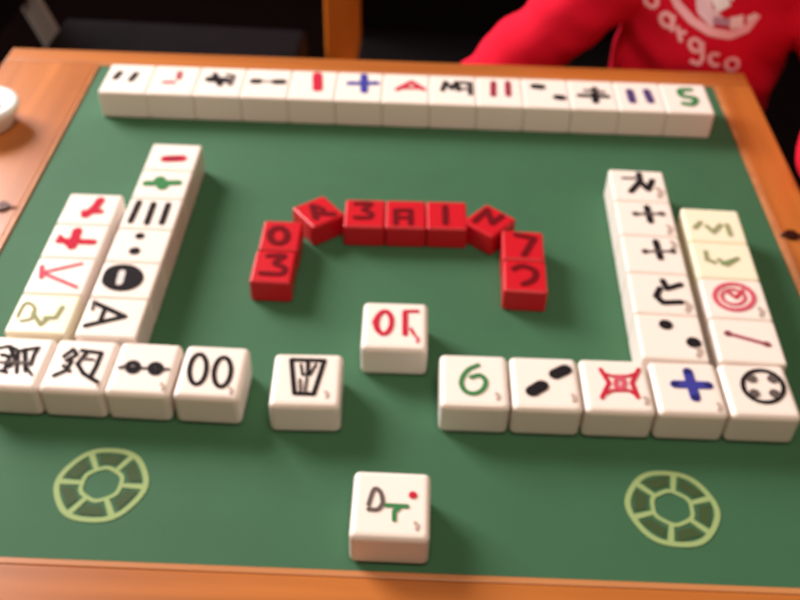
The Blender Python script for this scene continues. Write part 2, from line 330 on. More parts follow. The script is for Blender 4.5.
DECAL = [
    ((255, 190, 200), 0.099, [(11.625, 1.245), (11.628, 1.202), (11.617, 1.162), (11.594, 1.129), (11.562, 1.107), (11.523, 1.098), (11.481, 1.103), (11.44, 1.121), (11.405, 1.151), (11.379, 1.189), (11.364, 1.232), (11.363, 1.275), (11.374, 1.315), (11.396, 1.347), (11.429, 1.368), (11.468, 1.377), (11.509, 1.373), (11.549, 1.355), (11.584, 1.326), (11.61, 1.288), (11.625, 1.245)]),
    ((255, 190, 200), 0.099, [(11.211, 1.527), (11.367, 1.189)]),
    ((255, 190, 200), 0.099, [(12.012, 0.907), (12.014, 0.864), (12.004, 0.825), (11.983, 0.794), (11.952, 0.772), (11.914, 0.763), (11.874, 0.768), (11.834, 0.786), (11.8, 0.814), (11.775, 0.852), (11.76, 0.893), (11.758, 0.936), (11.768, 0.974), (11.789, 1.006), (11.82, 1.027), (11.858, 1.036), (11.898, 1.031), (11.937, 1.014), (11.971, 0.985), (11.997, 0.948), (12.012, 0.907)]),
    ((255, 190, 200), 0.099, [(12.019, 1.038), (12.037, 0.675)]),
    ((255, 190, 200), 0.099, [(12.134, 0.819), (12.276, 0.484)]),
    ((255, 190, 200), 0.099, [(12.187, 0.683), (12.354, 0.718)]),
    ((255, 190, 200), 0.099, [(12.728, 0.477), (12.732, 0.434), (12.722, 0.394), (12.701, 0.361), (12.67, 0.339), (12.632, 0.33), (12.591, 0.335), (12.551, 0.353), (12.516, 0.382), (12.49, 0.42), (12.474, 0.463), (12.471, 0.507), (12.48, 0.546), (12.501, 0.579), (12.532, 0.6), (12.57, 0.609), (12.61, 0.604), (12.65, 0.587), (12.685, 0.558), (12.712, 0.52), (12.728, 0.477)]),
    ((255, 190, 200), 0.099, [(12.732, 0.586), (12.816, 0.172), (12.758, 0.037), (12.55, 0.091)]),
    ((255, 190, 200), 0.099, [(13.157, 0.325), (13.109, 0.349), (13.059, 0.354), (13.016, 0.338), (12.985, 0.303), (12.97, 0.255), (12.974, 0.2), (12.996, 0.146), (13.033, 0.1), (13.08, 0.07), (13.13, 0.058), (13.176, 0.068), (13.211, 0.098)]),
    ((255, 190, 200), 0.099, [(13.647, 0.12), (13.652, 0.072), (13.643, 0.027), (13.621, -0.009), (13.588, -0.033), (13.546, -0.043), (13.501, -0.038), (13.457, -0.018), (13.417, 0.015), (13.387, 0.057), (13.368, 0.104), (13.363, 0.153), (13.372, 0.197), (13.395, 0.233), (13.428, 0.257), (13.469, 0.267), (13.514, 0.261), (13.558, 0.242), (13.598, 0.209), (13.628, 0.168), (13.647, 0.12)]),
    ((255, 190, 200), 0.197, [(11.766, 1.942), (11.868, 1.591), (12.078, 1.269), (12.422, 1.01), (12.832, 0.857), (13.303, 0.82), (13.669, 0.964), (13.843, 1.282)]),
    ((255, 248, 255), 0.329, [(12.734, 1.991), (12.873, 1.643), (13.05, 1.381)]),
    ((250, 215, 228), 0.329, [(12.511, 1.744), (12.643, 1.299), (12.95, 1.087)]),
    ((255, 222, 228), 0.263, [(13.237, 1.084), (13.537, 1.143)]),
    ((255, 222, 228), 0.132, [(13.617, 1.166), (13.81, 1.256)]),
    ((170, 130, 160), 0.158, [(12.387, 1.797), (12.488, 1.551)]),
    ((195, 150, 175), 0.171, [(12.855, 1.126), (13.233, 1.102)]),
    ((245, 225, 240), 0.197, [(13.214, 2.073), (13.178, 1.777), (13.111, 1.595)]),
]
# ---------------------------------------------------------------- helpers
S = .04            # one tile width in metres
Z0 = .72           # height of the felt above the floor
C = bpy.context.scene.collection
PI = math.pi

def W(x, y, z=0.0):
    return Vector((x*S, y*S, Z0 + z*S))

def lin(c):
    return tuple((v/12.92 if v <= .04045 else ((v+.055)/1.055)**2.4) for v in [k/255 for k in c]) + (1.0,)

def tag(o, label=None, cat=None, group=None, kind=None):
    if label: o['label'] = label
    if cat: o['category'] = cat
    if group: o['group'] = group
    if kind: o['kind'] = kind
    return o

def empty(name, loc, rz=0.0):
    o = bpy.data.objects.new(name, None); C.objects.link(o)
    o.location = loc; o.rotation_euler = (0, 0, rz); o.empty_display_size = .02
    return o

def link(name, mesh, parent=None):
    o = bpy.data.objects.new(name, mesh); C.objects.link(o)
    if parent: o.parent = parent
    return o

def obj(name, bm, mats, parent=None, smooth=False):
    bmesh.ops.recalc_face_normals(bm, faces=bm.faces)
    m = bpy.data.meshes.new(name); bm.to_mesh(m); bm.free()
    for k in (mats if isinstance(mats, (list, tuple)) else [mats]): m.materials.append(k)
    if smooth:
        for f in m.polygons: f.use_smooth = True
    return link(name, m, parent)

def add_box(bm, x0, x1, y0, y1, z0, z1, bev=0.0, seg=3, M=None):
    b = bmesh.new(); bmesh.ops.create_cube(b, size=1)
    for v in b.verts:
        v.co = Vector(((x0+x1)/2+v.co.x*(x1-x0), (y0+y1)/2+v.co.y*(y1-y0), (z0+z1)/2+v.co.z*(z1-z0)))
    if bev: bmesh.ops.bevel(b, geom=b.edges[:]+b.verts[:], offset=bev, segments=seg, profile=.5, affect='EDGES')
    merge(bm, b, M)

def merge(bm, b, M=None):
    if M is not None: bmesh.ops.transform(b, matrix=M, verts=b.verts)
    t = bpy.data.meshes.new('t'); b.to_mesh(t); b.free(); bm.from_mesh(t); bpy.data.meshes.remove(t)

def frustum(bm, p, q, r1, r2, n=16, cap=True):
    p, q = Vector(p), Vector(q); d = q-p
    M = Matrix.Translation((p+q)/2) @ d.to_track_quat('Z', 'Y').to_matrix().to_4x4()
    bmesh.ops.create_cone(bm, cap_ends=cap, segments=n, radius1=r1, radius2=r2, depth=d.length, matrix=M)

def ball(bm, p, r, sc=(1, 1, 1), n=14, M=None):
    T = Matrix.Translation(Vector(p)) @ (M or Matrix()) @ Matrix.Diagonal((sc[0], sc[1], sc[2], 1))
    bmesh.ops.create_uvsphere(bm, u_segments=n+4, v_segments=n, radius=r, matrix=T)

def limb(bm, pts, rad, n=16):
    for i in range(len(pts)):
        ball(bm, pts[i], rad[i])
        if i: frustum(bm, pts[i-1], pts[i], rad[i-1], rad[i], n)

def loft(bm, rings, n=28):
    prev = None; rows = []
    for (z, cx, cy, rx, ry) in rings:
        rows.append([bm.verts.new((cx+rx*math.cos(2*PI*k/n), cy+ry*math.sin(2*PI*k/n), z)) for k in range(n)])
    for a, b in zip(rows, rows[1:]):
        for k in range(n): bm.faces.new((a[k], a[(k+1) % n], b[(k+1) % n], b[k]))
    bm.faces.new(rows[0][::-1]); bm.faces.new(rows[-1])

def lathe(bm, prof, n=48):
    rows = [[bm.verts.new((r*math.cos(2*PI*k/n), r*math.sin(2*PI*k/n), z)) for k in range(n)] for r, z in prof]
    for a, b in zip(rows, rows[1:]):
        for k in range(n): bm.faces.new((a[k], a[(k+1) % n], b[(k+1) % n], b[k]))
    bm.faces.new(rows[0][::-1]); bm.faces.new(rows[-1])

def fuse(name, bm, voxel, mat, parent, smooth=6, disp=0.0):
    """one continuous skin out of overlapping volumes"""
    o = obj(name, bm, mat)
    r = o.modifiers.new('r', 'REMESH'); r.mode = 'VOXEL'; r.voxel_size = voxel
    s = o.modifiers.new('s', 'SMOOTH'); s.iterations = smooth; s.factor = .6
    dg = bpy.context.evaluated_depsgraph_get(); dg.update()
    m = bpy.data.meshes.new_from_object(o.evaluated_get(dg))
    old = o.data; o.modifiers.clear(); o.data = m; bpy.data.meshes.remove(old)
    m.materials.clear(); m.materials.append(mat)
    if disp:
        m.calc_loop_triangles()
        for v in m.vertices:
            c = v.co
            k = noise.noise(Vector((c.x*16+3, c.y*16, c.z*34 + c.x*20)))
            v.co = c + v.normal * (k*disp)
    for f in m.polygons: f.use_smooth = True
    o.parent = parent
    return o

# ---------------------------------------------------------------- materials
def mat(name, col, rough=.5, bump=0.0, bscale=300.0, vary=0.0, vscale=20.0, coat=0.0, sheen=0.0, metal=0.0, sss=0.0, spec=.5):
    m = bpy.data.materials.new(name); m.use_nodes = True
    nt = m.node_tree; b = nt.nodes['Principled BSDF']
    b.inputs['Base Color'].default_value = lin(col); b.inputs['Roughness'].default_value = rough
    b.inputs['Metallic'].default_value = metal; b.inputs['Coat Weight'].default_value = coat
    b.inputs['Coat Roughness'].default_value = .25; b.inputs['Specular IOR Level'].default_value = spec
    if sheen: b.inputs['Sheen Weight'].default_value = sheen; b.inputs['Sheen Roughness'].default_value = .5
    if sss:
        b.inputs['Subsurface Weight'].default_value = sss; b.inputs['Subsurface Scale'].default_value = .004
        b.inputs['Subsurface Radius'].default_value = (1, .7, .5)
    tc = nt.nodes.new('ShaderNodeTexCoord')
    if vary:
        n = nt.nodes.new('ShaderNodeTexNoise'); n.inputs['Scale'].default_value = vscale; n.inputs['Detail'].default_value = 4
        nt.links.new(tc.outputs['Object'], n.inputs['Vector'])
        x = nt.nodes.new('ShaderNodeMix'); x.data_type = 'RGBA'
        c = lin(col)
        x.inputs['A'].default_value = tuple(v*(1-vary) for v in c[:3])+(1,)
        x.inputs['B'].default_value = tuple(min(1, v*(1+vary)) for v in c[:3])+(1,)
        nt.links.new(n.outputs['Fac'], x.inputs['Factor']); nt.links.new(x.outputs['Result'], b.inputs['Base Color'])
    if bump:
        n = nt.nodes.new('ShaderNodeTexNoise'); n.inputs['Scale'].default_value = bscale
        nt.links.new(tc.outputs['Object'], n.inputs['Vector'])
        u = nt.nodes.new('ShaderNodeBump'); u.inputs['Strength'].default_value = bump; u.inputs['Distance'].default_value = .001
        nt.links.new(n.outputs['Fac'], u.inputs['Height']); nt.links.new(u.outputs['Normal'], b.inputs['Normal'])
    return m

def wood(name, a, b_, rough=.32, along='X', scale=1.0):
    m = bpy.data.materials.new(name); m.use_nodes = True
    nt = m.node_tree; b = nt.nodes['Principled BSDF']
    tc = nt.nodes.new('ShaderNodeTexCoord'); mp = nt.nodes.new('ShaderNodeMapping')
    nt.links.new(tc.outputs['Object'], mp.inputs['Vector'])
    mp.inputs['Scale'].default_value = {'X': (2, 34, 34), 'Y': (34, 2, 34), 'Z': (34, 34, 2)}[along]
    n = nt.nodes.new('ShaderNodeTexNoise'); n.inputs['Scale'].default_value = scale; n.inputs['Detail'].default_value = 6
    n.inputs['Distortion'].default_value = .6
    nt.links.new(mp.outputs['Vector'], n.inputs['Vector'])
    r = nt.nodes.new('ShaderNodeValToRGB')
    r.color_ramp.elements[0].position = .3; r.color_ramp.elements[0].color = lin(a)
    r.color_ramp.elements[1].position = .7; r.color_ramp.elements[1].color = lin(b_)
    nt.links.new(n.outputs['Fac'], r.inputs['Fac']); nt.links.new(r.outputs['Color'], b.inputs['Base Color'])
    b.inputs['Roughness'].default_value = rough; b.inputs['Coat Weight'].default_value = .25; b.inputs['Coat Roughness'].default_value = .3
    u = nt.nodes.new('ShaderNodeBump'); u.inputs['Strength'].default_value = .15; u.inputs['Distance'].default_value = .0006
    nt.links.new(n.outputs['Fac'], u.inputs['Height']); nt.links.new(u.outputs['Normal'], b.inputs['Normal'])
    return m

M_felt = mat('green_felt', (54, 99, 68), .75, .3, 900, .08, 30, spec=.35)
M_print = mat('pale_print', (150, 172, 112), .8)
M_print_dark = mat('olive_print', (52, 74, 34), .8)
M_ivory = mat('ivory_tile', (248, 234, 226), .28, 0, 1, .015, 40, sss=.08)
M_cream = mat('cream_tile', (248, 238, 212), .28, 0, 1, .015, 40, sss=.08)
M_red = mat('red_tile', (200, 18, 36), .35, 0, 1, .04, 40)
M_railX = wood('orange_wood_long', (150, 80, 30), (196, 116, 52), along='X')
M_railY = wood('orange_wood_cross', (150, 80, 30), (196, 116, 52), along='Y')
M_bead = wood('light_wood_bead', (176, 108, 64), (206, 140, 88), along='X')
M_legw = wood('leg_wood', (140, 76, 36), (176, 100, 52), along='Z')
M_post = wood('chair_wood', (196, 98, 26), (222, 124, 44), along='Z', rough=.25)
M_hinge = mat('dark_bronze', (60, 28, 20), .4, metal=.6)
M_black = mat('black_leather', (14, 10, 11), .6, .3, 160, .2, 12, spec=.06)
M_black2 = mat('charcoal_leather', (20, 14, 17), .5, .35, 120, .5, 14, spec=.12)
M_steel = mat('grey_metal', (170, 160, 156), .5)
M_floor = mat('dark_carpet', (16, 9, 8), 1, .6, 400, .25, 12, spec=0)
M_white = mat('white_ceramic', (245, 243, 238), .2, coat=.4)
M_grey = mat('grey_filling', (128, 122, 122), .5)
M_sweat = mat('red_sweater', (220, 20, 50), .9, .5, 700, .06, 30, spec=.15)
M_trous = mat('dark_trousers', (20, 20, 28), .9, .5, 500, .1, 30)
M_skin = mat('skin', (224, 172, 146), .5, sss=.15)
M_hair = mat('brown_hair', (52, 34, 24), .6, .6, 200)
M_shoe = mat('dark_shoe', (26, 24, 26), .6)
M_eye = mat('eye_white', (235, 232, 228), .2)
M_iris = mat('eye_iris', (50, 32, 20), .2)
M_lip = mat('lips', (190, 110, 104), .5)
_ink = {}
def ink(c):
    if c not in _ink: _ink[c] = mat('ink_%d_%d_%d' % c, c, .8, spec=.1)
    return _ink[c]

# ---------------------------------------------------------------- tiles
_tm = {}
def tile_mesh(w, d, h, m, bev):
    key = (round(w, 3), round(d, 3), h, m.name, bev)
    if key not in _tm:
        bm = bmesh.new(); add_box(bm, -w/2*S, w/2*S, -d/2*S, d/2*S, 0, h*S, bev*S, 5)
        me = bpy.data.meshes.new('tile'); bm.to_mesh(me); bm.free(); me.materials.append(m)
        _tm[key] = me
    return _tm[key]

def strokes_mesh(name, strokes, z):
    """each stroke is a row of round-ended bars standing a hair above the face"""
    me_mats = []; bm = bmesh.new()
    for si, (k, col, w, pts) in enumerate(strokes):
        mt = ink(col)
        if mt not in me_mats: me_mats.append(mt)
        mi = me_mats.index(mt); r = w/2; zt = (z + .012 + (.006 if k == 'q' else 0) + si*.0006)*S
        segs = list(zip(pts, pts[1:])) or [(pts[0], pts[0])]
        for gi, (a, b) in enumerate(segs):
            zt += 4e-6
            dx, dy = b[0]-a[0], b[1]-a[1]; an = math.atan2(dy, dx); ring = []
            for j in range(9): t = an+PI/2+PI*j/8; ring.append((a[0]+r*math.cos(t), a[1]+r*math.sin(t)))
            for j in range(9): t = an-PI/2+PI*j/8; ring.append((b[0]+r*math.cos(t), b[1]+r*math.sin(t)))
            if a == b: ring = ring[:8]+ring[9:17]
            top = [bm.verts.new((x*S, y*S, zt)) for x, y in ring]; bot = [bm.verts.new((x*S, y*S, z*S-.0001)) for x, y in ring]
            fs = [bm.faces.new(top)]
            n = len(ring)
            for j in range(n): fs.append(bm.faces.new((bot[j], bot[(j+1) % n], top[(j+1) % n], top[j])))
            for f in fs: f.material_index = mi
    m = bpy.data.meshes.new(name); bm.to_mesh(m); bm.free()
    for k in me_mats: m.materials.append(k)
    return m

LAB = {
 'F0': 'ivory tile with two short black bars, left end of the far row',
 'F1': 'ivory tile with a faint pink hook mark in the far row',
 'F2': 'ivory tile with a dense black blocky character in the far row',
 'F3': 'ivory tile with two black dots joined by a thin line in the far row',
 'F4': 'ivory tile with one upright red bar in the far row',
 'F5': 'ivory tile with a blue cross in the far row',
 'F6': 'ivory tile with a red roof-shaped mark in the far row',
 'F7': 'ivory tile with a black zigzag character in the far row',
 'F8': 'ivory tile with two thin red bars in the far row',
 'F9': 'ivory tile with two black dots set diagonally in the far row',
 'F10': 'ivory tile with a black crossed-stroke character in the far row',
 'F11': 'ivory tile with two violet bars in the far row',
 'F12': 'ivory tile with a green curl, right end of the far row',
 'S': 'ivory tile with grey loop, green branch and red dot, alone at the near edge',
 'W': 'ivory tile with a black outlined crown-like character, alone right of the left near row',
 'C': 'ivory tile with a red outlined character, alone in front of the red arch',
 'R0': 'ivory tile with a green figure 6, left end of the right near row',
 'R1': 'ivory tile with two tilted black ovals in the near row',
 'R2': 'ivory tile with a red concave-sided emblem in the near row',
 'R3': 'ivory tile with a bold blue cross in the right near row',
 'R4': 'ivory tile with a black ring around four dots, right end of the near row',
 'L0': 'ivory tile with two black outlined ovals in the left near row',
 'L1': 'ivory tile with two black eye shapes on a line in the near row',
 'L2': 'ivory tile with a black brushed character, left of the eye-shapes tile',
 'L3': 'ivory tile with a dense black character, cut by the left picture edge',
 'LI0': 'ivory tile with a small red bar, far end of the left inner column',
 'LI1': 'ivory tile with a green cloud-like mark in the left inner column',
 'LI2': 'ivory tile with three slanted grey-black bars in the left inner column',
 'LI3': 'ivory tile with two small black dots in the left inner column',
 'LI4': 'ivory tile with a large black disc and pale centre in the left column',
 'LI5': 'ivory tile with a sideways black letter A in the left inner column',
 'LO0': 'ivory tile with a crimson squiggle, far end of the left outer column',
 'LO1': 'ivory tile with a crimson cross in the left outer column',
 'LO2': 'ivory tile with a pink sideways V in the left outer column',
 'LO3': 'cream tile with an olive green leafy mark in the left outer column',
 'RI0': 'ivory tile with a black star-like character, far end of the right inner column',
 'RI1': 'ivory tile with black upright stroke and grey dots, second in right inner column',
 'RI2': 'ivory tile with black upright stroke and dots, third in right inner column',
 'RI3': 'ivory tile with a black open curved character in the right inner column',
 'RI4': 'ivory tile with two large black dots in the right inner column',
 'RO0': 'cream tile with three faint olive ticks, far end of the right outer column',
 'RO1': 'cream tile with a faint green wavy mark in the right outer column',
 'RO2': 'ivory tile with a pink double ring in the right outer column',
 'RO3': 'ivory tile with one long pink bar in the right outer column',
 'A0': 'red tile with a dark red 0, behind the one marked 3',
 'A1': 'red tile with a dark red 3, near left end of the arch',
 'A2': 'red tile turned at an angle on the left bend of the arch',
 'A3': 'red tile with a curved numeral, leftmost of the three topping the arch',
 'A4': 'red tile at the middle of the top of the red arch',
 'A5': 'red tile with a dark red 1 at the top of the arch',
 'A6': 'red tile with a zigzag letter on the right bend of the arch',
 'A7': 'red tile with a dark red 7 in the right side of the arch',
 'A8': 'red tile with a hook like a question mark, near right end of the arch',
}
GRP = {'F': 'ivory tiles in the far row', 'R': 'ivory tiles in the right near row', 'L': 'ivory tiles in the left near row',
       'LI': 'ivory tiles in the left inner column', 'LO': 'ivory tiles in the left outer column', 'RI': 'ivory tiles in the right inner column',
       'RO': 'ivory tiles in the right outer column', 'A': 'red tiles of the arch', 'S': 'ivory tiles standing alone', 'W': 'ivory tiles standing alone', 'C': 'ivory tiles standing alone'}
for key, (cx, cy, a, w, d, h) in TILES.items():
    red = key[0] == 'A'
    m = M_red if red else (M_cream if key in ('RO0', 'RO1', 'LO3') else M_ivory)
    root = link('red_tile' if red else 'mahjong_tile', tile_mesh(w, d, h, m, .05 if red else (.045 if key[:2] in ('LI', 'LO', 'RI', 'RO') or key[0] == 'F' else .09)))
    root.location = W(cx, cy, .003); root.rotation_euler = (0, 0, a)
    tag(root, LAB[key], 'tile', GRP[key.rstrip('0123456789')])
    st = GLYPHS[key]
    main = [s for s in st if s[0] != 'i']; small = [s for s in st if s[0] == 'i']
    link('painted_symbol', strokes_mesh('symbol', main, h), root)
    if small: link('index_mark', strokes_mesh('index', small, h), root)

# ---------------------------------------------------------------- table
TA = .0336
table = empty('card_table', Vector((-.7966*S, -6.7236*S, 0)), TA)
tag(table, 'orange wooden card table with green felt playing surface and folding seam', 'table')
FU, FV = 14.15, 13.05
def tbox(name, u0, u1, v0, v1, z0, z1, m, parent=table, bev=.0):
    bm = bmesh.new(); add_box(bm, u0*S, u1*S, v0*S, v1*S, Z0+z0*S, Z0+z1*S, bev*S, 3)
    return obj(name, bm, m, parent)
felt = tbox('felt_surface', .0, FU, .0, FV, -.25, 0, M_felt)
b = .11; U0, U1, V0, V1 = -2.28, 15.04, -.95, 13.75; SV = 7.5
tbox('rail', U0, U1, V0, -b, -.75, .03, M_railX, bev=.04)
tbox('rail', U0, U1, FV+b, V1, -.75, .03, M_railX, bev=.04)
for (u0, u1) in ((U0, -b), (FU+b, U1)):
    tbox('rail', u0, u1, -b, SV-.02, -.75, .03, M_railY, bev=.03)
    tbox('rail', u0, u1, SV+.02, FV+b, -.75, .03, M_railY, bev=.03)
for r in ((-b, FU+b, -b, -.015), (-b, FU+b, FV+.015, FV+b), (-b, -.045, -.045, FV+.045), (FU+.02, FU+b, -.015, FV+.015)):
    tbox('bead', *r, -.25, .025, M_bead, bev=.012)
tbox('underboard', U0+.2, U1-.2, V0+.2, V1-.2, -.75, -.26, M_legw)
for u in (-.42, FU+.30):
    bm = bmesh.new(); bmesh.ops.create_cone(bm, cap_ends=True, segments=20, radius1=.15*S, radius2=.13*S, depth=.06*S, matrix=Matrix.Translation((u*S, SV*S, Z0+.05*S)))
    add_box(bm, (u-.18)*S, (u+.2)*S, (SV-.05)*S, (SV+.05)*S, Z0+.02*S, Z0+.05*S)
    obj('hinge', bm, M_hinge, table)
for u, v in ((U0+1.3, V0+1.3), (U1-1.3, V0+1.3), (U0+1.3, V1-1.3), (U1-1.3, V1-1.3)):
    bm = bmesh.new(); frustum(bm, (u*S, v*S, .0), (u*S, v*S, Z0-.75*S), .013, .022, 4); obj('leg', bm, M_legw, table)
for r in ((U0+1, U1-1, V0+1, V0+1.5), (U0+1, U1-1, V1-1.5, V1-1), (U0+1, U0+1.5, V0+1, V1-1), (U1-1.5, U1-1, V0+1, V1-1)):
    tbox('apron', *r, -2.4, -.75, M_legw)
def emblem(cx, cy, rot):
    """ring with six spokes round a smaller ring, printed on the felt"""
    bm = bmesh.new(); mats = [M_print, M_print_dark]
    def ring(r0, r1, z, mi, n=48, wob=0.0):
        vs = []
        for k in range(n):
            t = 2*PI*k/n; f = 1+wob*math.cos(6*t)
            vs.append([bm.verts.new((r*f*math.cos(t), r*f*math.sin(t), z)) for r in (r0, r1)])
        for k in range(n):
            a, c = vs[k], vs[(k+1) % n]; f = bm.faces.new((a[0], a[1], c[1], c[0])); f.material_index = mi
    ring(.57*S, .65*S, .0003, 0, wob=.015); ring(.25*S, .31*S, .0003, 0, wob=-.03)
    for k in range(6):
        t = rot+k*PI/3
        q = [Vector((r*math.cos(t)+s*math.sin(t), r*math.sin(t)-s*math.cos(t), .00032)) for r, s in ((.30*S, -.035*S), (.30*S, .035*S), (.58*S, .045*S), (.58*S, -.045*S))]
        f = bm.faces.new([bm.verts.new(v) for v in q])
        t += PI/6
        q = [Vector((r*math.cos(t)+s*math.sin(t), r*math.sin(t)-s*math.cos(t), .00026)) for r, s in ((.36*S, -.12*S), (.36*S, .12*S), (.52*S, .19*S), (.52*S, -.19*S))]
        f = bm.faces.new([bm.verts.new(v) for v in q]); f.material_index = 1
    M = Matrix.Rotation(TA, 4, 'Z').inverted() @ Matrix.Translation((cx*S+.7966*S, cy*S+6.7236*S, 0))
    bmesh.ops.transform(bm, matrix=M, verts=bm.verts)
    bmesh.ops.translate(bm, vec=(0, 0, Z0+.0001), verts=bm.verts)
    r = obj('printed_emblem', bm, mats, table)
    return r
emblem(2.26, -5.40, .0); emblem(10.26, -5.16, .35)

# ---------------------------------------------------------------- white dish
dish = empty('small_dish', W(-2.80, 3.55, .03))
tag(dish, 'small round white dish with a grey middle, on the left table rail', 'dish')
bm = bmesh.new()
lathe(bm, [(r*S, z*S) for r, z in [(.42, 0), (.50, .02), (.58, .16), (.68, .38), (.72, .48), (.70, .54), (.58, .55), (.44, .48), (.33, .42), (.28, .38)]])
obj('bowl', bm, M_white, dish, True)
bm = bmesh.new(); bmesh.ops.create_cone(bm, cap_ends=True, segments=32, radius1=.31*S, radius2=.35*S, depth=.06*S, matrix=Matrix.Translation((0, 0, .43*S)))
obj('contents', bm, M_grey, dish)

# ---------------------------------------------------------------- floor
bm = bmesh.new(); add_box(bm, -3, 4, -2.5, 5, -.05, 0)
tag(obj('floor', bm, M_floor), kind='structure')

M_wall = mat('painted_wall', (150, 132, 112), .9, .2, 60)
for nm, bx in (('wall_back', (-3, 4, 5, 5.1, 0, 2.6)), ('wall_right', (4, 4.1, -2.5, 5, 0, 2.6))):
    bm = bmesh.new(); add_box(bm, *bx); tag(obj(nm, bm, M_wall), kind='structure')

# ---------------------------------------------------------------- chairs
wc = empty('wooden_chair', Vector((8.82*S, 17.2*S, 0)))
tag(wc, 'orange wooden chair with black padded seat and back, behind the far table edge', 'chair')
hw = 6.2*S; yb = 4.8*S
for sx in (-1, 1):
    bm = bmesh.new(); add_box(bm, sx*hw-.72*S, sx*hw+.72*S, yb-.5*S, yb+.5*S, 0, .88, .006); obj('back_post', bm, M_post, wc)
    bm = bmesh.new(); add_box(bm, sx*(hw-.4*S)-.5*S, sx*(hw-.4*S)+.5*S, -yb-.5*S, -yb+.5*S, 0, .41, .004); obj('leg', bm, M_post, wc)
    bm = bmesh.new(); add_box(bm, sx*(hw-.2*S)-.25*S, sx*(hw-.2*S)+.25*S, -yb+.5*S, yb-.5*S, .36, .41, .002); obj('seat_rail', bm, M_post, wc)
bm = bmesh.new(); add_box(bm, -hw+.75*S, hw-.75*S, -yb-.4*S, yb-.2*S, .41, .46, .006, 4); obj('seat', bm, M_black, wc)
bm = bmesh.new(); add_box(bm, -hw+.74*S, hw-.74*S, yb-.35*S, yb+.35*S, .463, .86, .006, 4); obj('backrest', bm, M_black, wc)

mc = empty('metal_chair', Vector((-4.6*S, 17.25*S, 0)), PI/2)      # turned sideways, its back to the window
tag(mc, 'black leather chair with grey metal back posts, behind the far left of the table', 'chair')
for sx in (-1, 1):
    path = [Vector((sx*.19, y*S, z)) for y, z in ((4.5, .0), (4.5, .38), (6.6, .62), (7.4, .86))]
    bm = bmesh.new()
    for off in (-.36, .36): limb(bm, [q+Vector((0, off*S, 0)) for q in path], [.15*S]*4, 10)
    rows = [[bm.verts.new(q+Vector((ox*S, oy*S, 0))) for oy, ox in ((-.34, -.06), (.34, -.06), (.34, .06), (-.34, .06))] for q in path]
    for a, c in zip(rows, rows[1:]):
        for k in range(4): bm.faces.new((a[k], a[(k+1) % 4], c[(k+1) % 4], c[k]))
    bm.faces.new(rows[0][::-1]); bm.faces.new(rows[-1])
    bmesh.ops.translate(bm, vec=(0, 0, .15*S), verts=bm.verts)
    obj('back_post', bm, M_steel, mc)
    bm = bmesh.new(); limb(bm, [Vector((sx*.175, -5.4*S, .22*S)), Vector((sx*.175, -5.4*S, .42))], [.22*S, .22*S], 10); obj('leg', bm, M_steel, mc)
bm = bmesh.new(); add_box(bm, -.18, .18, -5.8*S, 3.9*S, .41, .46, .01, 4); obj('seat', bm, M_black2, mc)
bm = bmesh.new(); vs = []
for z, y in ((.49, 5.45), (.62, 6.6), (.85, 7.35)):
    vs.append([bm.verts.new((sx*.18, (y+oy)*S, z)) for sx, oy in ((-1, -.3), (1, -.3), (1, .3), (-1, .3))])
for a, c in zip(vs, vs[1:]):
    for k in range(4): bm.faces.new((a[k], a[(k+1) % 4], c[(k+1) % 4], c[k]))
bm.faces.new(vs[0][::-1]); bm.faces.new(vs[-1])
obj('backrest', bm, M_black2, mc)

# ---------------------------------------------------------------- child
PX, PY = 13.05, 9.75
kid = empty('person', Vector((PX*S, PY*S, 0)))
tag(kid, 'person in a red sweater with white chest print, standing behind the far right corner', 'person')
def L(x, y, z):      # scene tile units -> kid local metres
    return Vector(((x-PX)*S, (y-PY)*S, Z0+z*S))
def zz(z): return Z0+z*S
sh_r, el_r, wr_r = L(11.1, 9.6, 1.9), L(7.85, 9.0, -1.5), L(10.3, 9.2, -4.4)
sh_l, el_l, wr_l = L(15.5, 9.8, 2.1), L(16.6, 7.2, -.6), L(14.28, 2.45, 1.08)
bm = bmesh.new()
loft(bm, [(zz(z), (x-PX)*S, (y-PY)*S, rx*S, ry*S) for z, x, y, rx, ry in [(-6.6, 13.05, 9.9, 1.9, 1.5), (-5, 13.05, 9.9, 2.1, 1.55), (-3, 13.05, 9.8, 1.85, 1.4), (0, 13.2, 9.8, 1.75, 1.45), (1.6, 13.2, 9.8, 2.0, 1.4), (2.5, 13.25, 9.8, 1.9, 1.1), (2.9, 13.25, 9.8, 1.0, .9)]])
limb(bm, [L(13.25, 9.8, 2.4), L(13.2, 9.5, 4.0)], [.85*S, .75*S])
for sx in (-1, 1):
    limb(bm, [L(13.05+sx*1.05, 9.9, -5.6), L(13.05+sx*1.15, 9.8, -11.4), L(13.05+sx*1.2, 10.0, -16.9)], [1.25*S, .85*S, .55*S])
    limb(bm, [L(13.05+sx*1.2, 10.0, -17.2), L(13.05+sx*1.3, 8.2, -17.5)], [.55*S, .42*S])
limb(bm, [sh_r, el_r, wr_r], [.95*S, .68*S, .45*S]); limb(bm, [sh_l, el_l, wr_l], [.95*S, .68*S, .45*S])
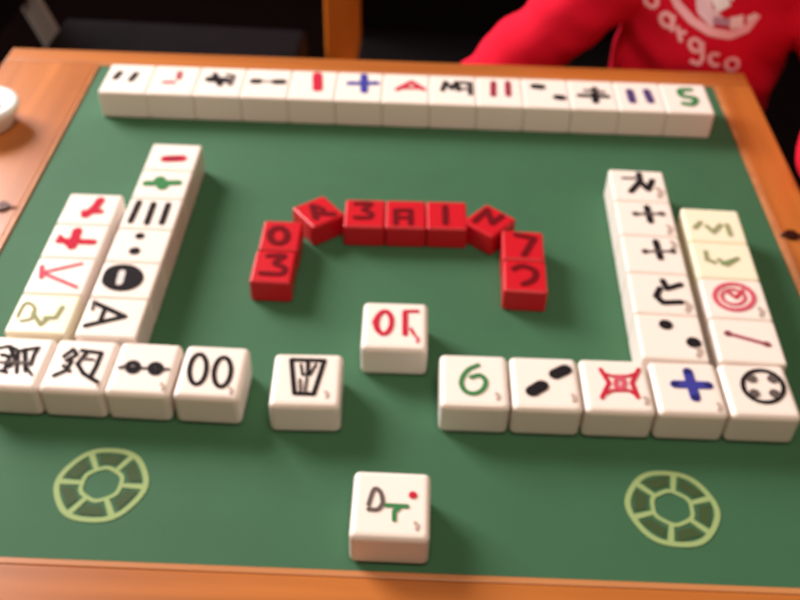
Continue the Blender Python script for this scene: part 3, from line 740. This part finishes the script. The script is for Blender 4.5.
# head with brow, nose, chin, ears
hc = L(13.2, 9.1, 5.6)
ball(bm, hc, 1.75*S, (.86, 1.0, 1.02)); ball(bm, hc+Vector((0, -.35*S, -.75*S)), 1.2*S, (.9, .95, .95)); ball(bm, hc+Vector((0, -1.0*S, -1.45*S)), .45*S)
ball(bm, hc+Vector((0, -1.74*S, -.35*S)), .24*S, (.8, 1, 1)); frustum(bm, hc+Vector((0, -1.5*S, .15*S)), hc+Vector((0, -1.78*S, -.32*S)), .1*S, .2*S)
for sx in (-1, 1): ball(bm, hc+Vector((sx*1.52*S, .1*S, -.25*S)), .38*S, (.35, .7, 1.1))
def hand(wr, d, up):
    d = d.normalized(); side = d.cross(up).normalized(); up = side.cross(d).normalized()
    palm = wr+d*.95*S
    R = Matrix((side, d, up)).transposed().to_4x4()
    ball(bm, palm, .62*S, (.85, 1.05, .42), M=R)
    for i, (o, l) in enumerate(((-.42, .78), (-.14, .92), (.14, .86), (.42, .66))):
        a = palm+d*.45*S+side*o*S; b_ = a+d*l*.55*S-up*.12*S; c = b_+d*l*.38*S-up*.3*S; e = c+d*l*.15*S-up*.3*S
        limb(bm, [a, b_, c, e], [.155*S, .145*S, .13*S, .11*S], 8)
    a = palm-d*.3*S-side*.45*S; b_ = a-side*.42*S+d*.35*S; c = b_+d*.45*S-up*.12*S
    limb(bm, [a, b_, c], [.2*S, .17*S, .14*S], 8)
hand(wr_r, L(11.0, 8.6, -5.2)-wr_r, Vector((-.6, -.8, 0))); hand(wr_l, Vector((.25, -1, .05)), Vector((.2, 0, 1)))
body = fuse('body', bm, .0042, M_skin, kid, 3)

bm = bmesh.new()
loft(bm, [(zz(z), (x-PX)*S, (y-PY)*S, rx*S, ry*S) for z, x, y, rx, ry in [(-3.2, 13.05, 9.85, 2.0, 1.6), (-2.8, 13.05, 9.85, 2.2, 1.75), (-1.2, 13.15, 9.7, 2.15, 1.85), (.5, 13.25, 9.65, 2.12, 1.85), (1.6, 13.3, 9.7, 2.25, 1.75), (2.6, 13.3, 9.8, 2.1, 1.4), (3.2, 13.25, 9.8, 1.25, 1.1)]])
for s_, e_, w_ in ((sh_r, el_r, wr_r), (sh_l, el_l, wr_l)):
    k = w_+(e_-w_).normalized()*.5*S
    limb(bm, [s_, (s_+e_)/2, e_, (e_+k)/2, k], [1.1*S, .98*S, .9*S, .9*S, .85*S])
sweater = fuse('sweater', bm, .0055, M_sweat, kid, 6, disp=.007)
bm = bmesh.new()
loft(bm, [(zz(z), (x-PX)*S, (y-PY)*S, rx*S, ry*S) for z, x, y, rx, ry in [(-7.0, 13.05, 9.9, 2.1, 1.7), (-5, 13.05, 9.9, 2.25, 1.7), (-2.7, 13.05, 9.8, 2.0, 1.55)]])
for sx in (-1, 1): limb(bm, [L(13.05+sx*1.05, 9.9, -5.8), L(13.05+sx*1.15, 9.8, -11.4), L(13.05+sx*1.2, 10.0, -16.4)], [1.4*S, 1.1*S, .85*S])
fuse('trousers', bm, .007, M_trous, kid, 5, disp=.003)
for sx in (-1, 1):
    bm = bmesh.new(); limb(bm, [L(13.05+sx*1.2, 10.2, -17.2), L(13.05+sx*1.3, 8.2, -17.4)], [.78*S, .62*S]); add_box(bm, *sorted(((sx*1.2-.75)*S, (sx*1.25+.75)*S)), -1.9*S-.0, 1.0*S, 0.0, .02, .006)
    bmesh.ops.bisect_plane(bm, geom=bm.verts[:]+bm.edges[:]+bm.faces[:], plane_co=(0, 0, .0), plane_no=(0, 0, -1), clear_outer=True)
    obj('shoe', bm, M_shoe, kid, True)
bm = bmesh.new(); ball(bm, hc+Vector((0, .22*S, .3*S)), 1.9*S, (.9, .98, 1.0), 24)
bmesh.ops.bisect_plane(bm, geom=bm.verts[:]+bm.edges[:]+bm.faces[:], plane_co=hc+Vector((0, -1.1*S, .95*S)), plane_no=Vector((0, -1, -.95)), clear_outer=True)
obj('hair', bm, M_hair, kid, True)
for sx in (-1, 1):
    bm = bmesh.new(); ball(bm, hc+Vector((sx*.58*S, -1.42*S, .02*S)), .24*S, (1.1, .7, .75)); e = obj('eye', bm, M_eye, kid, True)
    bm = bmesh.new(); ball(bm, hc+Vector((sx*.58*S, -1.56*S, .0*S)), .11*S, (1, .5, 1)); obj('iris', bm, M_iris, e, True)
bm = bmesh.new(); ball(bm, hc+Vector((0, -1.52*S, -.98*S)), .36*S, (1.2, .4, .28)); obj('mouth', bm, M_lip, kid, True)

# chest print laid on the cloth
from mathutils.bvhtree import BVHTree
sm = sweater.data
bvh = BVHTree.FromPolygons([v.co.copy() for v in sm.vertices], [list(p.vertices) for p in sm.polygons])
def hit(x, z):
    o = L(x, 6.9, z); h = bvh.ray_cast(o, Vector((0, 1, 0)))
    return h[0], h[1]
def decal(name, items, z_first=0):
    bm = bmesh.new(); mats = []
    for si, (col, w, pts) in enumerate(items):
        mt = ink(col)
        if mt not in mats: mats.append(mt)
        dense = [pts[0]]
        for a, b_ in zip(pts, pts[1:]):
            n = max(1, int(math.hypot(b_[0]-a[0], b_[1]-a[1])/.07))
            dense += [(a[0]+(b_[0]-a[0])*k/n, a[1]+(b_[1]-a[1])*k/n) for k in range(1, n+1)]
        rows = []; r = w/2; N = 6
        for i, (x, z) in enumerate(dense):
            a = dense[max(0, i-1)]; c = dense[min(len(dense)-1, i+1)]
            t = math.atan2(c[1]-a[1], c[0]-a[0]) if a != c else 0
            row = []
            for j in range(N+1):
                s_ = (j/N*2-1)*r
                p_, n_ = hit(x-math.sin(t)*s_, z+math.cos(t)*s_)
                row.append(bm.verts.new(p_+n_*(.0009+si*.00002)) if p_ else None)
            rows.append(row)
        for a, c in zip(rows, rows[1:]):
            for j in range(N):
                q = (a[j], a[j+1], c[j+1], c[j])
                if None not in q:
                    f = bm.faces.new(q); f.material_index = mats.index(mt)
    return obj(name, bm, mats, sweater, True)
decal('chest_lettering', DECAL[:10]); decal('chest_emblem', DECAL[10:])

# ---------------------------------------------------------------- camera
cam = bpy.data.cameras.new('camera'); co = bpy.data.objects.new('camera', cam); C.objects.link(co)
bpy.context.scene.camera = co
F = Vector((-0.033271171809453576, 0.7431943623476323, -0.668247834939345)); R_ = Vector((0.9976922503934013, 0.06429321293798625, 0.021830168919667513)); U_ = Vector((-0.05918785881729699, 0.6659793709603977, 0.7436183663841397))
Mc = Matrix((R_, U_, -F)).transposed().to_4x4(); Mc.translation = W(6.744612, -13.495804, 11.093358); co.matrix_world = Mc
cam.sensor_width = 36; cam.lens = 965.8825/800*36; cam.clip_start = .01; cam.clip_end = 50
cam.dof.use_dof = True; cam.dof.focus_distance = .30; cam.dof.aperture_fstop = 16

# ---------------------------------------------------------------- light
def area(name, loc, target, size, power, col):
    l = bpy.data.lights.new(name, 'AREA'); l.shape = 'RECTANGLE'; l.size, l.size_y = size; l.energy = power; l.color = col
    o = bpy.data.objects.new(name, l); C.objects.link(o); o.location = loc
    o.rotation_euler = (Vector(target)-Vector(loc)).to_track_quat('-Z', 'Y').to_euler()
area('window_daylight', (-1.25, 1.0, 1.75), (.25, 0, Z0), (.9, .9), 78, (1, .95, .93))
area('warm_fill', (.35, -.45, 2.2), (.35, .2, Z0), (.5, .5), 12, (1, .80, .64))  # added overhead fill, no real fixture: brightens the chest and warms tile fronts
w = bpy.data.worlds.new('world'); bpy.context.scene.world = w; w.use_nodes = True
w.node_tree.nodes['Background'].inputs[0].default_value = (1, .74, .52, 1)
w.node_tree.nodes['Background'].inputs[1].default_value = .13
sc = bpy.context.scene
sc.view_settings.view_transform = 'Standard'; sc.view_settings.look = 'None'; sc.view_settings.exposure = 0; sc.view_settings.gamma = 1
sc.view_settings.use_curve_mapping = False
